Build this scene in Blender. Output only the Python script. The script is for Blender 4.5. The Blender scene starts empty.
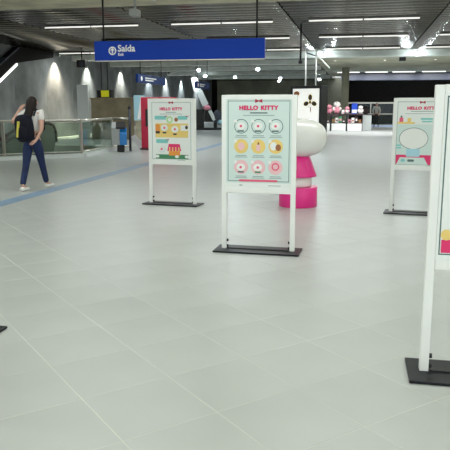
import bpy, bmesh, math, random
from mathutils import Vector, Matrix, Quaternion
random.seed(7)
R = math.radians
sc = bpy.context.scene
COL = sc.collection

# ------------------------------------------------------------------ camera, world, exposure, large lights
cam_data = bpy.data.cameras.new('camera')
cam = bpy.data.objects.new('camera', cam_data)
COL.objects.link(cam)
cam.location = (0, 0, 1.5)
cam.rotation_euler = (R(90 - 10.53), 0, R(11.8))
cam_data.sensor_width = 36
cam_data.lens = 51.2
cam_data.clip_start = 0.05
cam_data.clip_end = 300
sc.camera = cam

world = bpy.data.worlds.new('hall_daylight')
sc.world = world
world.use_nodes = True
bg = world.node_tree.nodes['Background']
bg.inputs[0].default_value = (0.90, 0.97, 1.0, 1)
bg.inputs[1].default_value = 1.38

sc.view_settings.view_transform = 'Standard'
sc.view_settings.look = 'None'
sc.view_settings.gamma = 1
sc.view_settings.use_curve_mapping = False
sc.view_settings.exposure = 0.08

NEAR_SHARE = 0.68        # the lights of the near hall are dimmer
TUBE_POWER = 64.0        # per twin-tube ceiling fixture
WASH_POWER = 800.0       # wall washers on the concrete side wall
LAMP_POWER = 40.0        # round floodlights on the far beam

# ------------------------------------------------------------------ materials
def mat(name, col, rough=0.5, metal=0.0, emit=0.0, noise=0.0, nscale=6.0, bump=0.0, trans=0.0, alpha=None,
        rnd=0.0, spec=None, stretch=None, coat=0.0, emit_col=None):
    m = bpy.data.materials.new(name)
    m.use_nodes = True
    nt = m.node_tree
    b = nt.nodes['Principled BSDF']
    c = (col[0], col[1], col[2], 1)
    b.inputs['Base Color'].default_value = c
    b.inputs['Roughness'].default_value = rough
    b.inputs['Metallic'].default_value = metal
    if spec is not None:
        b.inputs['Specular IOR Level'].default_value = spec
    if coat:
        b.inputs['Coat Weight'].default_value = coat
    if trans:
        b.inputs['Transmission Weight'].default_value = trans
    if alpha is not None:
        b.inputs['Alpha'].default_value = alpha
    if emit:
        e = emit_col or col
        b.inputs['Emission Color'].default_value = (e[0], e[1], e[2], 1)
        b.inputs['Emission Strength'].default_value = emit
    last = None
    if noise or bump:
        tc = nt.nodes.new('ShaderNodeTexCoord')
        n = nt.nodes.new('ShaderNodeTexNoise')
        n.inputs['Scale'].default_value = nscale
        n.inputs['Detail'].default_value = 6
        src = tc.outputs['Object']
        if stretch:
            mp = nt.nodes.new('ShaderNodeMapping')
            mp.inputs['Scale'].default_value = stretch
            nt.links.new(src, mp.inputs[0])
            src = mp.outputs[0]
        nt.links.new(src, n.inputs['Vector'])
        if noise:
            r = nt.nodes.new('ShaderNodeValToRGB')
            r.color_ramp.elements[0].position = 0.3
            r.color_ramp.elements[1].position = 0.72
            r.color_ramp.elements[0].color = tuple(max(0, v * (1 - noise)) for v in col) + (1,)
            r.color_ramp.elements[1].color = tuple(min(1, v * (1 + noise)) for v in col) + (1,)
            nt.links.new(n.outputs['Fac'], r.inputs[0])
            last = r.outputs[0]
        if bump:
            bp = nt.nodes.new('ShaderNodeBump')
            bp.inputs['Strength'].default_value = bump
            bp.inputs['Distance'].default_value = 0.01
            nt.links.new(n.outputs['Fac'], bp.inputs['Height'])
            nt.links.new(bp.outputs[0], b.inputs['Normal'])
    if rnd:
        oi = nt.nodes.new('ShaderNodeObjectInfo')
        mr = nt.nodes.new('ShaderNodeMapRange')
        mr.inputs['To Min'].default_value = 1 - rnd
        mr.inputs['To Max'].default_value = 1 + rnd
        nt.links.new(oi.outputs['Random'], mr.inputs['Value'])
        hs = nt.nodes.new('ShaderNodeHueSaturation')
        hs.inputs['Color'].default_value = c
        if last:
            nt.links.new(last, hs.inputs['Color'])
        nt.links.new(mr.outputs[0], hs.inputs['Value'])
        last = hs.outputs[0]
    if last:
        nt.links.new(last, b.inputs['Base Color'])
    return m

def glass_mat(name, col, alpha):
    m = bpy.data.materials.new(name)
    m.use_nodes = True
    nt = m.node_tree
    nt.nodes.clear()
    out = nt.nodes.new('ShaderNodeOutputMaterial')
    mix = nt.nodes.new('ShaderNodeMixShader')
    tr = nt.nodes.new('ShaderNodeBsdfTransparent')
    tr.inputs[0].default_value = col + (1,)
    gl = nt.nodes.new('ShaderNodeBsdfGlossy')
    gl.inputs['Roughness'].default_value = 0.04
    fr = nt.nodes.new('ShaderNodeLayerWeight')
    fr.inputs['Blend'].default_value = 0.5
    pwn = nt.nodes.new('ShaderNodeMath')
    pwn.operation = 'POWER'
    pwn.inputs[1].default_value = 5.0
    nt.links.new(fr.outputs['Facing'], pwn.inputs[0])
    ma = nt.nodes.new('ShaderNodeMath')
    ma.operation = 'ADD'
    ma.inputs[1].default_value = alpha
    nt.links.new(pwn.outputs[0], ma.inputs[0])
    nt.links.new(ma.outputs[0], mix.inputs[0])
    nt.links.new(tr.outputs[0], mix.inputs[1])
    nt.links.new(gl.outputs[0], mix.inputs[2])
    nt.links.new(mix.outputs[0], out.inputs[0])
    return m

M = {}
M['tile'] = mat('polished_floor_tile', (0.49, 0.518, 0.512), rough=0.30, noise=0.04, nscale=1.7, rnd=0.010, spec=0.42)
M['grout'] = mat('pale_grout', (0.74, 0.74, 0.67), rough=0.6, noise=0.35, nscale=0.9)
M['concrete'] = mat('grey_concrete_wall', (0.225, 0.24, 0.24), rough=0.6, noise=0.5, nscale=0.7, rnd=0.10)
M['concrete_warm'] = mat('beige_concrete_beam', (0.70, 0.64, 0.47), rough=0.8, noise=0.25, nscale=1.5)
M['concrete_soffit'] = mat('olive_concrete_soffit', (0.46, 0.46, 0.35), rough=0.8, noise=0.25, nscale=0.7)
M['beam_white'] = mat('pale_painted_beam', (0.62, 0.66, 0.62), rough=0.5, noise=0.12, nscale=2)
M['slat'] = mat('grey_metal_ceiling_slat', (0.115, 0.10, 0.078), rough=0.22, metal=0.7, noise=0.25, nscale=3, rnd=0.12, stretch=(0.4, 4, 4))
M['ceil_dark'] = mat('dark_ceiling_void', (0.022, 0.022, 0.021), rough=0.9, spec=0.08)
M['dark'] = mat('dark_recess_wall', (0.030, 0.026, 0.024), rough=0.8, noise=0.3)
M['fascia'] = mat('blue_grey_fascia', (0.04, 0.048, 0.07), rough=0.5, noise=0.3, nscale=1)
M['brown_block'] = mat('brown_stone_block', (0.30, 0.25, 0.16), rough=0.6, noise=0.3, nscale=1.6)
M['white_paint'] = mat('white_painted_wood', (0.88, 0.90, 0.88), rough=0.35, noise=0.03, nscale=3)
M['white_panel'] = mat('white_panel', (0.75, 0.80, 0.80), rough=0.4)
M['black_gloss'] = mat('glossy_black_plate', (0.008, 0.010, 0.014), rough=0.35, spec=0.25)
M['black'] = mat('matte_black', (0.012, 0.012, 0.013), rough=0.5)
M['steel'] = mat('brushed_steel', (0.62, 0.60, 0.54), rough=0.32, metal=0.9, noise=0.08, nscale=8)
M['glass'] = glass_mat('balustrade_glass', (0.74, 0.84, 0.78), 0.05)
M['glass_far'] = glass_mat('partition_glass', (0.62, 0.72, 0.74), 0.03)
M['blue_sign'] = mat('blue_sign_face', (0.003, 0.050, 0.46), rough=0.45, noise=0.06, nscale=1.0, spec=0.2)
M['blue_sign_dark'] = mat('navy_sign_face', (0.004, 0.028, 0.15), rough=0.5, spec=0.2)
M['white_print'] = mat('white_lettering', (0.95, 0.96, 0.96), rough=0.5)
M['tube'] = mat('lit_fluorescent_tube', (1.0, 0.98, 0.92), emit=0.85)
M['lamp_glow'] = mat('lit_lamp_lens', (0.85, 0.97, 1.0), emit=25.0)
M['led'] = mat('lit_led_strip', (1.0, 1.0, 0.96), emit=1.6)
M['stripe'] = mat('blue_floor_tape', (0.24, 0.36, 0.52), rough=0.4, noise=0.15, nscale=2)
M['carpet'] = mat('blue_floor_mat', (0.22, 0.32, 0.55), rough=0.6, noise=0.1)
M['magenta'] = mat('magenta_paint', (0.85, 0.03, 0.28), rough=0.3, noise=0.04, nscale=2)
M['gloss_white'] = mat('glossy_white_fibreglass', (0.86, 0.87, 0.85), rough=0.22, coat=0.3)
M['red'] = mat('red_panel', (0.52, 0.012, 0.05), rough=0.35, noise=0.06)
M['mint'] = mat('mint_poster_paper', (0.66, 0.79, 0.765), rough=0.45)
M['paper'] = mat('white_poster_paper', (0.85, 0.89, 0.87), rough=0.45)
M['ink_red'] = mat('crimson_ink', (0.78, 0.03, 0.16), rough=0.5)
M['ink_bow'] = mat('dark_red_ink', (0.40, 0.02, 0.06), rough=0.5)
M['ink_dark'] = mat('dark_teal_ink', (0.09, 0.16, 0.16), rough=0.5)
M['ink_grey'] = mat('grey_ink', (0.26, 0.36, 0.36), rough=0.5)
M['ink_teal'] = mat('teal_ink', (0.22, 0.62, 0.60), rough=0.5)
M['ink_pink'] = mat('pink_ink', (0.87, 0.55, 0.58), rough=0.5)
M['ink_rose'] = mat('rose_ink', (0.80, 0.12, 0.22), rough=0.5)
M['ink_yellow'] = mat('yellow_ink', (0.86, 0.64, 0.20), rough=0.5)
M['ink_orange'] = mat('orange_ink', (0.85, 0.32, 0.05), rough=0.5)
M['ink_green'] = mat('green_ink', (0.06, 0.26, 0.12), rough=0.5)
M['ink_lime'] = mat('lime_ink', (0.45, 0.75, 0.32), rough=0.5)
M['ink_brown'] = mat('brown_ink', (0.35, 0.13, 0.05), rough=0.5)
M['ink_white'] = mat('white_ink', (0.86, 0.88, 0.86), rough=0.5)
M['ink_blue'] = mat('pale_blue_ink', (0.42, 0.70, 0.82), rough=0.5)
M['ink_black'] = mat('black_ink', (0.02, 0.02, 0.02), rough=0.5)
M['lightbox'] = mat('lit_lightbox_sheet', (0.92, 0.92, 0.88), rough=0.4, emit=0.42)
M['skin'] = mat('skin', (0.58, 0.34, 0.26), rough=0.5, noise=0.05)
M['hair'] = mat('dark_brown_hair', (0.012, 0.007, 0.006), rough=0.5, spec=0.25, noise=0.3, nscale=30, stretch=(3, 3, 0.3))
M['jeans'] = mat('dark_blue_denim', (0.009, 0.022, 0.085), rough=0.8, noise=0.3, nscale=12)
M['shirt'] = mat('white_cotton', (0.72, 0.70, 0.68), rough=0.8, noise=0.05, nscale=8)
M['navy'] = mat('navy_nylon', (0.006, 0.007, 0.016), rough=0.7, spec=0.2, noise=0.2)
M['yellow'] = mat('yellow_trim', (0.70, 0.62, 0.10), rough=0.5)
M['shoe'] = mat('white_sneaker_leather', (0.80, 0.79, 0.75), rough=0.5)
M['trousers'] = mat('black_trousers', (0.012, 0.012, 0.016), rough=0.8)
M['sun_yellow'] = mat('bright_yellow_sign', (0.82, 0.80, 0.02), rough=0.4, emit=0.15)
M['blue_plastic'] = mat('bright_blue_plastic', (0.02, 0.22, 0.62), rough=0.35)
M['grey_plastic'] = mat('light_grey_plastic', (0.40, 0.42, 0.42), rough=0.4, noise=0.08)
M['steps'] = mat('grey_metal_step', (0.16, 0.17, 0.16), rough=0.4, metal=0.6, noise=0.2, nscale=10)
M['pit'] = mat('lower_level_concrete', (0.20, 0.22, 0.19), rough=0.6, noise=0.3, nscale=1.0)
M['salmon'] = mat('salmon_panel', (0.62, 0.27, 0.20), rough=0.5)
M['plush_pink'] = mat('pink_plush', (0.72, 0.28, 0.36), rough=0.9)
M['plush_white'] = mat('white_plush', (0.80, 0.76, 0.74), rough=0.9)
M['plush_blue'] = mat('blue_plush', (0.02, 0.08, 0.62), rough=0.8)
M['plush_dark'] = mat('dark_plush', (0.05, 0.03, 0.035), rough=0.9)

# ------------------------------------------------------------------ mesh helpers
class MB:
    def __init__(s):
        s.v, s.f, s.sm = [], [], []
    def add(s, vs, fs, smooth=False, mx=None):
        o = len(s.v)
        for p in vs:
            p = Vector(p)
            s.v.append(tuple(mx @ p) if mx else tuple(p))
        for f in fs:
            s.f.append([i + o for i in f])
            s.sm.append(smooth)
        return s
    def box(s, x0, x1, y0, y1, z0, z1, mx=None):
        vs = [(x0, y0, z0), (x1, y0, z0), (x1, y1, z0), (x0, y1, z0), (x0, y0, z1), (x1, y0, z1), (x1, y1, z1), (x0, y1, z1)]
        fs = [(3, 2, 1, 0), (4, 5, 6, 7), (0, 1, 5, 4), (1, 2, 6, 5), (2, 3, 7, 6), (3, 0, 4, 7)]
        return s.add(vs, fs, mx=mx)
    def bbox(s, x0, x1, y0, y1, z0, z1, b=0.006, mx=None):
        """box with chamfered edges"""
        bm = bmesh.new()
        bmesh.ops.create_cube(bm, size=1)
        for v in bm.verts:
            v.co = Vector((x0 + (v.co.x + .5) * (x1 - x0), y0 + (v.co.y + .5) * (y1 - y0), z0 + (v.co.z + .5) * (z1 - z0)))
        bmesh.ops.bevel(bm, geom=list(bm.edges), offset=b, segments=2, affect='EDGES', profile=0.5)
        bm.verts.index_update()
        s.add([v.co.copy() for v in bm.verts], [[v.index for v in f.verts] for f in bm.faces], mx=mx)
        bm.free()
        return s
    def tube(s, a, b, r0, r1=None, n=10, smooth=True):
        a, b = Vector(a), Vector(b)
        r1 = r0 if r1 is None else r1
        d = (b - a).normalized()
        u = d.orthogonal().normalized()
        w = d.cross(u)
        vs = []
        for c, r in ((a, r0), (b, r1)):
            for i in range(n):
                t = 2 * math.pi * i / n
                vs.append(c + (u * math.cos(t) + w * math.sin(t)) * r)
        s.add(vs, [(i, (i + 1) % n, n + (i + 1) % n, n + i) for i in range(n)], smooth)
        s.add(vs[:n], [list(range(n))[::-1]])
        s.add(vs[n:], [list(range(n))])
        return s
    def path(s, pts, r, n=8):
        for a, b in zip(pts[:-1], pts[1:]):
            s.tube(a, b, r, r, n)
        return s
    def lathe(s, prof, n=32, c=(0, 0), smooth=True):
        vs, fs = [], []
        for r, z in prof:
            for i in range(n):
                t = 2 * math.pi * i / n
                vs.append((c[0] + r * math.cos(t), c[1] + r * math.sin(t), z))
        for k in range(len(prof) - 1):
            for i in range(n):
                fs.append((k * n + i, k * n + (i + 1) % n, (k + 1) * n + (i + 1) % n, (k + 1) * n + i))
        s.add(vs, fs, smooth)
        if prof[0][0] > 1e-4:
            s.add(vs[:n], [list(range(n))[::-1]])
        if prof[-1][0] > 1e-4:
            s.add(vs[-n:], [list(range(n))])
        return s
    def ball(s, c, rx, ry=None, rz=None, n=16, m=10, mx=None, e=1.0):
        ry = rx if ry is None else ry
        rz = rx if rz is None else rz
        pw = lambda t: math.copysign(abs(t) ** e, t)
        vs, fs = [], []
        for k in range(m + 1):
            p = -math.pi / 2 + math.pi * k / m
            for i in range(n):
                t = 2 * math.pi * i / n
                vs.append((c[0] + rx * pw(math.cos(p)) * pw(math.cos(t)), c[1] + ry * pw(math.cos(p)) * pw(math.sin(t)), c[2] + rz * pw(math.sin(p))))
        for k in range(m):
            for i in range(n):
                fs.append((k * n + i, k * n + (i + 1) % n, (k + 1) * n + (i + 1) % n, (k + 1) * n + i))
        return s.add(vs, fs, True, mx)
    def prism_x(s, prof, x0, x1, smooth=False):
        """profile of (y, z) pushed along x"""
        n = len(prof)
        vs = [(x0, p[0], p[1]) for p in prof] + [(x1, p[0], p[1]) for p in prof]
        s.add(vs, [(i, (i + 1) % n, n + (i + 1) % n, n + i) for i in range(n)], smooth)
        s.add(vs[:n], [list(range(n))[::-1]])
        s.add(vs[n:], [list(range(n))])
        return s
    def prism_z(s, prof, z0, z1):
        n = len(prof)
        vs = [(p[0], p[1], z0) for p in prof] + [(p[0], p[1], z1) for p in prof]
        s.add(vs, [(i, (i + 1) % n, n + (i + 1) % n, n + i) for i in range(n)])
        s.add(vs[:n], [list(range(n))[::-1]])
        s.add(vs[n:], [list(range(n))])
        return s
    def prism_y(s, prof, y0, y1):
        n = len(prof)
        vs = [(p[0], y0, p[1]) for p in prof] + [(p[0], y1, p[1]) for p in prof]
        s.add(vs, [(i, n + i, n + (i + 1) % n, (i + 1) % n) for i in range(n)])
        s.add(vs[:n], [list(range(n))])
        s.add(vs[n:], [list(range(n))[::-1]])
        return s
    def mesh(s, name, m):
        me = bpy.data.meshes.new(name)
        me.from_pydata(s.v, [], s.f)
        me.polygons.foreach_set('use_smooth', s.sm)
        me.materials.append(M[m] if isinstance(m, str) else m)
        bm = bmesh.new()
        bm.from_mesh(me)
        bmesh.ops.remove_doubles(bm, verts=list(bm.verts), dist=1e-5)
        bmesh.ops.recalc_face_normals(bm, faces=list(bm.faces))
        bm.to_mesh(me)
        bm.free()
        return me
    def build(s, name, m, parent=None):
        return obj(name, s.mesh(name, m), parent)

def obj(name, me, parent=None, loc=None, rz=None):
    o = bpy.data.objects.new(name, me)
    COL.objects.link(o)
    if parent:
        o.parent = parent
    if loc is not None:
        o.location = loc
    if rz is not None:
        o.rotation_euler = (0, 0, rz)
    return o

def tag(o, label, cat, group=None, kind=None):
    o['label'] = label
    o['category'] = cat
    if group:
        o['group'] = group
    if kind:
        o['kind'] = kind
    return o

def thing(name, label, cat, loc=(0, 0, 0), rz=0.0, group=None, kind=None):
    o = bpy.data.objects.new(name, None)
    o.empty_display_size = 0.1
    COL.objects.link(o)
    o.location = loc
    o.rotation_euler = (0, 0, rz)
    return tag(o, label, cat, group, kind)

def structure(o, label, cat):
    return tag(o, label, cat, kind='structure')

def text_mesh(body, size, m, bold=0.0, depth=0.0, align='CENTER', spacing=1.0):
    cu = bpy.data.curves.new('lettering', 'FONT')
    cu.body = body
    cu.size = size
    cu.align_x = align
    cu.align_y = 'CENTER'
    cu.extrude = depth
    cu.space_character = spacing
    cu.resolution_u = 3
    o = bpy.data.objects.new('lettering', cu)
    COL.objects.link(o)
    dg = bpy.context.evaluated_depsgraph_get()
    me = bpy.data.meshes.new_from_object(o.evaluated_get(dg))
    bpy.data.objects.remove(o)
    bpy.data.curves.remove(cu)
    me.materials.clear()
    me.materials.append(M[m])
    if bold:
        bm = bmesh.new()
        kk_ = 0
        for dx, dy in ((0, 0), (1, 0), (-1, 0), (0, 1), (0, -1), (.7, .7), (-.7, .7), (.7, -.7), (-.7, -.7)):
            c = me.copy()
            c.transform(Matrix.Translation((dx * bold, dy * bold, .00035 * kk_)))
            kk_ += 1
            bm.from_mesh(c)
            bpy.data.meshes.remove(c)
        bm.to_mesh(me)
        bm.free()
    me.transform(Matrix.Rotation(math.pi / 2, 4, 'X'))
    return me

def skin_mesh(name, verts, edges, radii, m, parent=None, root=0, levels=2):
    me = bpy.data.meshes.new(name)
    me.from_pydata([tuple(v) for v in verts], edges, [])
    o = bpy.data.objects.new(name, me)
    COL.objects.link(o)
    sk = o.modifiers.new('skin', 'SKIN')
    sk.use_smooth_shade = True
    lay = me.skin_vertices[0].data if me.skin_vertices else None
    if lay is None:
        bm = bmesh.new()
        bm.from_mesh(me)
        bm.verts.layers.skin.verify()
        bm.to_mesh(me)
        bm.free()
        lay = me.skin_vertices[0].data
    for i, r in enumerate(radii):
        lay[i].radius = (r, r) if not isinstance(r, tuple) else r
        lay[i].use_root = (i == root)
    ss = o.modifiers.new('smooth', 'SUBSURF')
    ss.levels = levels
    ss.render_levels = levels
    dg = bpy.context.evaluated_depsgraph_get()
    out = bpy.data.meshes.new_from_object(o.evaluated_get(dg))
    bpy.data.objects.remove(o)
    bpy.data.meshes.remove(me)
    out.name = name
    out.materials.clear()
    out.materials.append(M[m])
    for p in out.polygons:
        p.use_smooth = True
    return obj(name, out, parent)

# ------------------------------------------------------------------ the room: floor with diagonal tiles
XL, XR, YB, YF, ZC = -14.55, 10.35, -8.0, 66.0, 4.0
PA, PB, PC = Vector((-12.4, 14.15)), Vector((-8.15, 18.0)), Vector((-8.40, 22.2))    # edge of the stair well
WELL_END = 23.2

# slab pieces around the well (the well lies beyond line PA-PB and on the wall side of PB-PC)
tA = (XL - PA.x) / (PB.x - PA.x)
edge_y_at_wall = PA.y + tA * (PB.y - PA.y)
slab = MB()
slab.prism_z([(XL, YB), (XR, YB), (XR, YF), (PC.x, YF), (PC.x, WELL_END), (PC.x, PC.y), (PB.x, PB.y), (PA.x, PA.y), (XL, edge_y_at_wall)], -0.30, -0.0012)
slab.box(XL, PC.x, WELL_END, YF, -0.30, -0.0012)
floor = structure(slab.build('floor', 'grout'), 'pale grey polished tile floor with diagonal joints', 'floor')

TS, TG = 0.510, 0.0034
def clip(poly, p, n):
    out = []
    for i in range(len(poly)):
        a, b = poly[i], poly[(i + 1) % len(poly)]
        da, db = (a - p).dot(n), (b - p).dot(n)
        if da >= 0:
            out.append(a)
        if da * db < 0:
            out.append(a + (b - a) * (da / (da - db)))
    return out
nAB = Vector(((PB - PA).y, -(PB - PA).x)).normalized()      # points away from the well
nBC = Vector(((PC - PB).y, -(PC - PB).x)).normalized()
h = TS / 2 - TG / 2
ca = math.sqrt(0.5)
ch = 0.0010
tile_mesh = MB().add([(-h, -h, -.0012), (h, -h, -.0012), (h, h, -.0012), (-h, h, -.0012),
                      (-h + ch, -h + ch, 0), (h - ch, -h + ch, 0), (h - ch, h - ch, 0), (-h + ch, h - ch, 0)],
                     [(4, 5, 6, 7), (0, 1, 5, 4), (1, 2, 6, 5), (2, 3, 7, 6), (3, 0, 4, 7)]).mesh('tile', 'tile')
a0, b0 = 1.53 * ca, 2.82 * ca
tiles, rest = [], MB()
for i in range(-40, 140):
    for j in range(-40, 140):
        a = a0 + (i + .5) * TS          # along (x + y)
        b = b0 + (j + .5) * TS          # along (y - x)
        x, y = (a - b) * ca, (a + b) * ca
        if x < XL + .36 or x > XR - .36 or y < YB + .36 or y > YF - .4:
            continue
        if y > WELL_END + .3 and x < PC.x + .5:
            pass
        c = Vector((x, y))
        corners = [c + Vector((dx, dy)) for dx, dy in ((0, -h * 2 * ca), (h * 2 * ca, 0), (0, h * 2 * ca), (-h * 2 * ca, 0))]
        in_well = [((p - PB).dot(nAB) < 0 and (p - PB).dot(nBC) < 0 and p.y < WELL_END) for p in corners]
        if any(in_well):
            near = clip(corners, PB, nAB)
            far = clip(clip(corners, PB, -nAB), PB, nBC)
            for poly in (near, far):
                if len(poly) > 2:
                    rest.add([(p.x, p.y, 0) for p in poly], [list(range(len(poly)))])
            continue
        az = math.degrees(math.atan2(-x, y))
        d = math.hypot(x, y)
        if -9.5 < az < 33 and d > 2.1:
            tiles.append((d, x, y))
        else:
            rest.add([tuple(Matrix.Rotation(math.pi / 4, 3, 'Z') @ v.co + Vector((x, y, 0))) for v in tile_mesh.vertices],
                     [tuple(p.vertices) for p in tile_mesh.polygons])
tiles.sort()
for d, x, y in tiles[:300]:
    obj('tile', tile_mesh, floor, (x, y, 0), math.pi / 4)
for d, x, y in tiles[300:]:
    rest.add([tuple(Matrix.Rotation(math.pi / 4, 3, 'Z') @ v.co + Vector((x, y, 0))) for v in tile_mesh.vertices],
             [tuple(p.vertices) for p in tile_mesh.polygons])
me = bpy.data.meshes.new('tiling')
me.from_pydata(rest.v, [], rest.f)
me.materials.append(M['tile'])
o = obj('tiling', me, floor)
o['kind'] = 'stuff'

# stair well
well = MB()
well.box(XL, PC.x, 10.5, WELL_END, -3.3, -3.2)
well.box(XL, PC.x, WELL_END, WELL_END + .2, -3.3, -0.3)
well.box(PC.x, PC.x + .2, 14, WELL_END, -3.3, -0.3)
d_ab = (PB - PA).normalized()
q = [PA - d_ab * 3, PB, PB + nAB * .2, PA - d_ab * 3 + nAB * .2]
well.prism_z([(max(p.x, XL), p.y) for p in q], -3.3, -0.3)
structure(well.build('wall_stairwell', 'pit'), 'grey-green concrete stairwell behind the glass balustrade', 'stairwell')

# side wall in concrete panels with open joints
wl = structure(MB().box(XL - .5, XL - .06, YB, YF, -3.3, 4.3).build('wall_left', 'ceil_dark'), 'long grey concrete side wall with light pools', 'wall')
pw = 2.9
pm = MB().bbox(-.06, 0, .005, pw - .005, 0.0, 4.3, .003).mesh('panel', 'concrete')
for k in range(int((YF - 14) / pw)):
    obj('panel', pm, wl, (XL, 14 + k * pw, 0))
low = MB().box(-.06, 0, 8, WELL_END, -3.3, -.01).mesh('panel', 'pit')
obj('panel', low, wl, (XL, 0, 0))
structure(MB().box(XR, XR + .3, 2, YF, 0, 4.3).build('wall_right', 'concrete_warm'), 'concrete wall closing the far side of the hall', 'wall')

# end wall, dark recess
structure(MB().box(XL - .5, -1.2, YF, YF + .3, 0, 4.3).build('wall_end', 'concrete_soffit'), 'dim grey end wall behind the shop corner', 'wall')
rec = MB()
rec.box(-1.2, XR + .3, 57, 57.3, 0, 4.3)
rec.box(-1.4, -1.2, 52, YF, 0, 4.3)
structure(rec.build('wall_recess', 'dark'), 'dark wall of the unlit recess behind the glass partition', 'wall')
structure(MB().bbox(-1.6, XR, 51.2, 51.6, 3.42, 4.2, .02).build('trim_fascia', 'fascia'), 'blue-grey fascia above the dark recess', 'fascia')

# ceilings
ceil = structure(MB().box(XL, XR, 16.1, 31.3, 4.10, 4.3).build('ceiling', 'ceil_dark'), 'dark grey metal slat ceiling', 'ceiling')
prof = []
SW, PITCH = 0.42, 0.48
for k in range(9):
    t = -1 + 2 * k / 8
    prof.append((t * SW / 2, 0.045 * t * t))
prof += [(SW / 2, 0.06), (-SW / 2, 0.06)]
BAYW = 4.15
slat_mesh = MB().prism_x(prof, -BAYW / 2 + .022, BAYW / 2 - .022).mesh('slat', 'slat')
for p in slat_mesh.polygons:
    p.use_smooth = abs(p.normal.z) > .5 and p.normal.z < 0
bays = [XL + BAYW * (k + .5) for k in range(6)]
ny = int((31.2 - 16.15) / PITCH)
for bx in bays[:5]:
    for k in range(ny):
        obj('slat', slat_mesh, ceil, (bx, 16.15 + PITCH * (k + .5), ZC))
rs = MB()
for k in range(ny):
    rs.prism_x([(p[0] + 16.15 + PITCH * (k + .5), p[1] + ZC) for p in prof], bays[5] - BAYW / 2, XR)
o = rs.build('slat_field', 'slat', ceil)
o['kind'] = 'stuff'
structure(MB().box(XL, XR, 13.2, 16.1, 3.985, 4.3).build('beam_concrete', 'concrete_warm'), 'beige concrete beam crossing the ceiling before the slats', 'beam')
structure(MB().box(XL, XR, YB, 13.2, 4.08, 4.3).build('ceiling_entrance', 'concrete_warm'), 'concrete ceiling above the near part of the hall', 'ceiling')
structure(MB().bbox(XL, XR, 31.3, 32.0, 3.76, 4.3, .03).build('beam_pale', 'beam_white'), 'pale painted beam behind the slats lit by floodlights', 'beam')
structure(MB().box(-2.6, XR, 32.0, 58, 4.02, 4.3).build('ceiling_soffit', 'concrete_soffit'), 'olive concrete ceiling leading to the dark recess', 'ceiling')
cl = MB().box(XL, -2.6, 32.0, YF, 4.02, 4.3)
structure(cl.build('ceiling_far', 'slat'), 'dim ceiling over the far end of the hall', 'ceiling')
for k, yy in enumerate((36.5, 42.0, 48.0, 55.0)):
    structure(MB().bbox(XL, -2.6, yy, yy + .5, 3.78, 4.05, .02).build('beam_far', 'beam_white'),
              ('first', 'second', 'third', 'last')[k] + ' thin pale beam under the far ceiling, counted from the slats', 'beam')

# inclined stair soffit high on the side wall
so = thing('stair_soffit', 'dark sloping underside of a staircase on the side wall', 'stair soffit', (XL, 0, 0), kind='structure')
MB().prism_x([(20.6, .76), (25.4, 3.29), (28.8, 3.74), (28.8, 4.0), (25.6, 3.97), (20.6, 1.40)], .02, .28).build('soffit_shell', 'ceil_dark', so)
MB().prism_x([(20.6, 1.38), (25.6, 3.90), (25.6, 3.96), (20.6, 1.44)], .02, .32).build('edge_strip', 'fascia', so)
MB().prism_x([(22.0, 1.42), (25.36, 3.19), (25.33, 3.27), (21.97, 1.50)], .27, .34).build('led_strip', 'led', so)

# column by the shop
structure(MB().lathe([(.24, 0), (.24, 4.02)], 24, (-1.08, 44.6)).build('column', 'concrete_soffit'), 'round concrete column behind the display tables', 'column')

# ------------------------------------------------------------------ ceiling lights
ORD = ['first', 'second', 'third', 'fourth', 'fifth', 'sixth']
fix_house = MB().bbox(-1.56, 1.56, -.05, .05, 0.0, .05, .008).mesh('housing', 'steps')
fix_tube = MB().tube((-.76, 0, 0), (.76, 0, 0), .020, n=10).mesh('tube', 'tube')
rows = [(0.4, None), (5.1, None), (9.9, None), (19.42, 'front row of the slat ceiling'), (24.05, 'middle row of the slat ceiling'),
        (28.9, 'back row of the slat ceiling'), (-4.3, None)]
NEAR = {0.4: 'above the viewpoint', 5.1: 'above the menu board', 9.9: 'above the sculpture', -4.3: 'behind the viewpoint'}
for ry, rname in rows:
    first = 1 if ry in (19.42, 24.05) else 0          # the bay by the side wall has no light in these rows
    for k, bx in enumerate(bays):
        if rname and k < first:
            continue
        if rname and k < 5:
            lab = 'twin fluorescent light, ' + ORD[k - first] + ' from the side wall in the ' + rname
            grp = 'fluorescent lights in the ' + rname
        elif rname:
            lab, grp = 'twin fluorescent light beyond the edge of the ' + rname, 'fluorescent lights beyond the view'
        else:
            lab = 'twin fluorescent light outside the picture, ' + ORD[k] + ' from the side wall ' + NEAR[ry]
            grp = 'fluorescent lights of the near hall'
        zz = 3.93 if ry > 16 else 4.03
        f = thing('ceiling_light', lab, 'light', (bx, ry, zz), 0, grp)
        obj('housing', fix_house, f, (0, 0, .02))
        if not (ry == 24.05 and k == 1):
            obj('tube', fix_tube, f, (-.785, 0, 0))
        obj('tube', fix_tube, f, (.785, 0, 0))
        ld = bpy.data.lights.new('tube_light', 'AREA')
        ld.shape = 'RECTANGLE'
        ld.size, ld.size_y = 3.0, .08
        ld.energy = TUBE_POWER * (1.0 if rname else NEAR_SHARE)
        ld.color = (0.95, 1.0, 0.97)
        lo = bpy.data.objects.new('tube_light', ld)
        COL.objects.link(lo)
        lo.parent = f
        lo.location = (0, 0, -.035)
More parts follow.
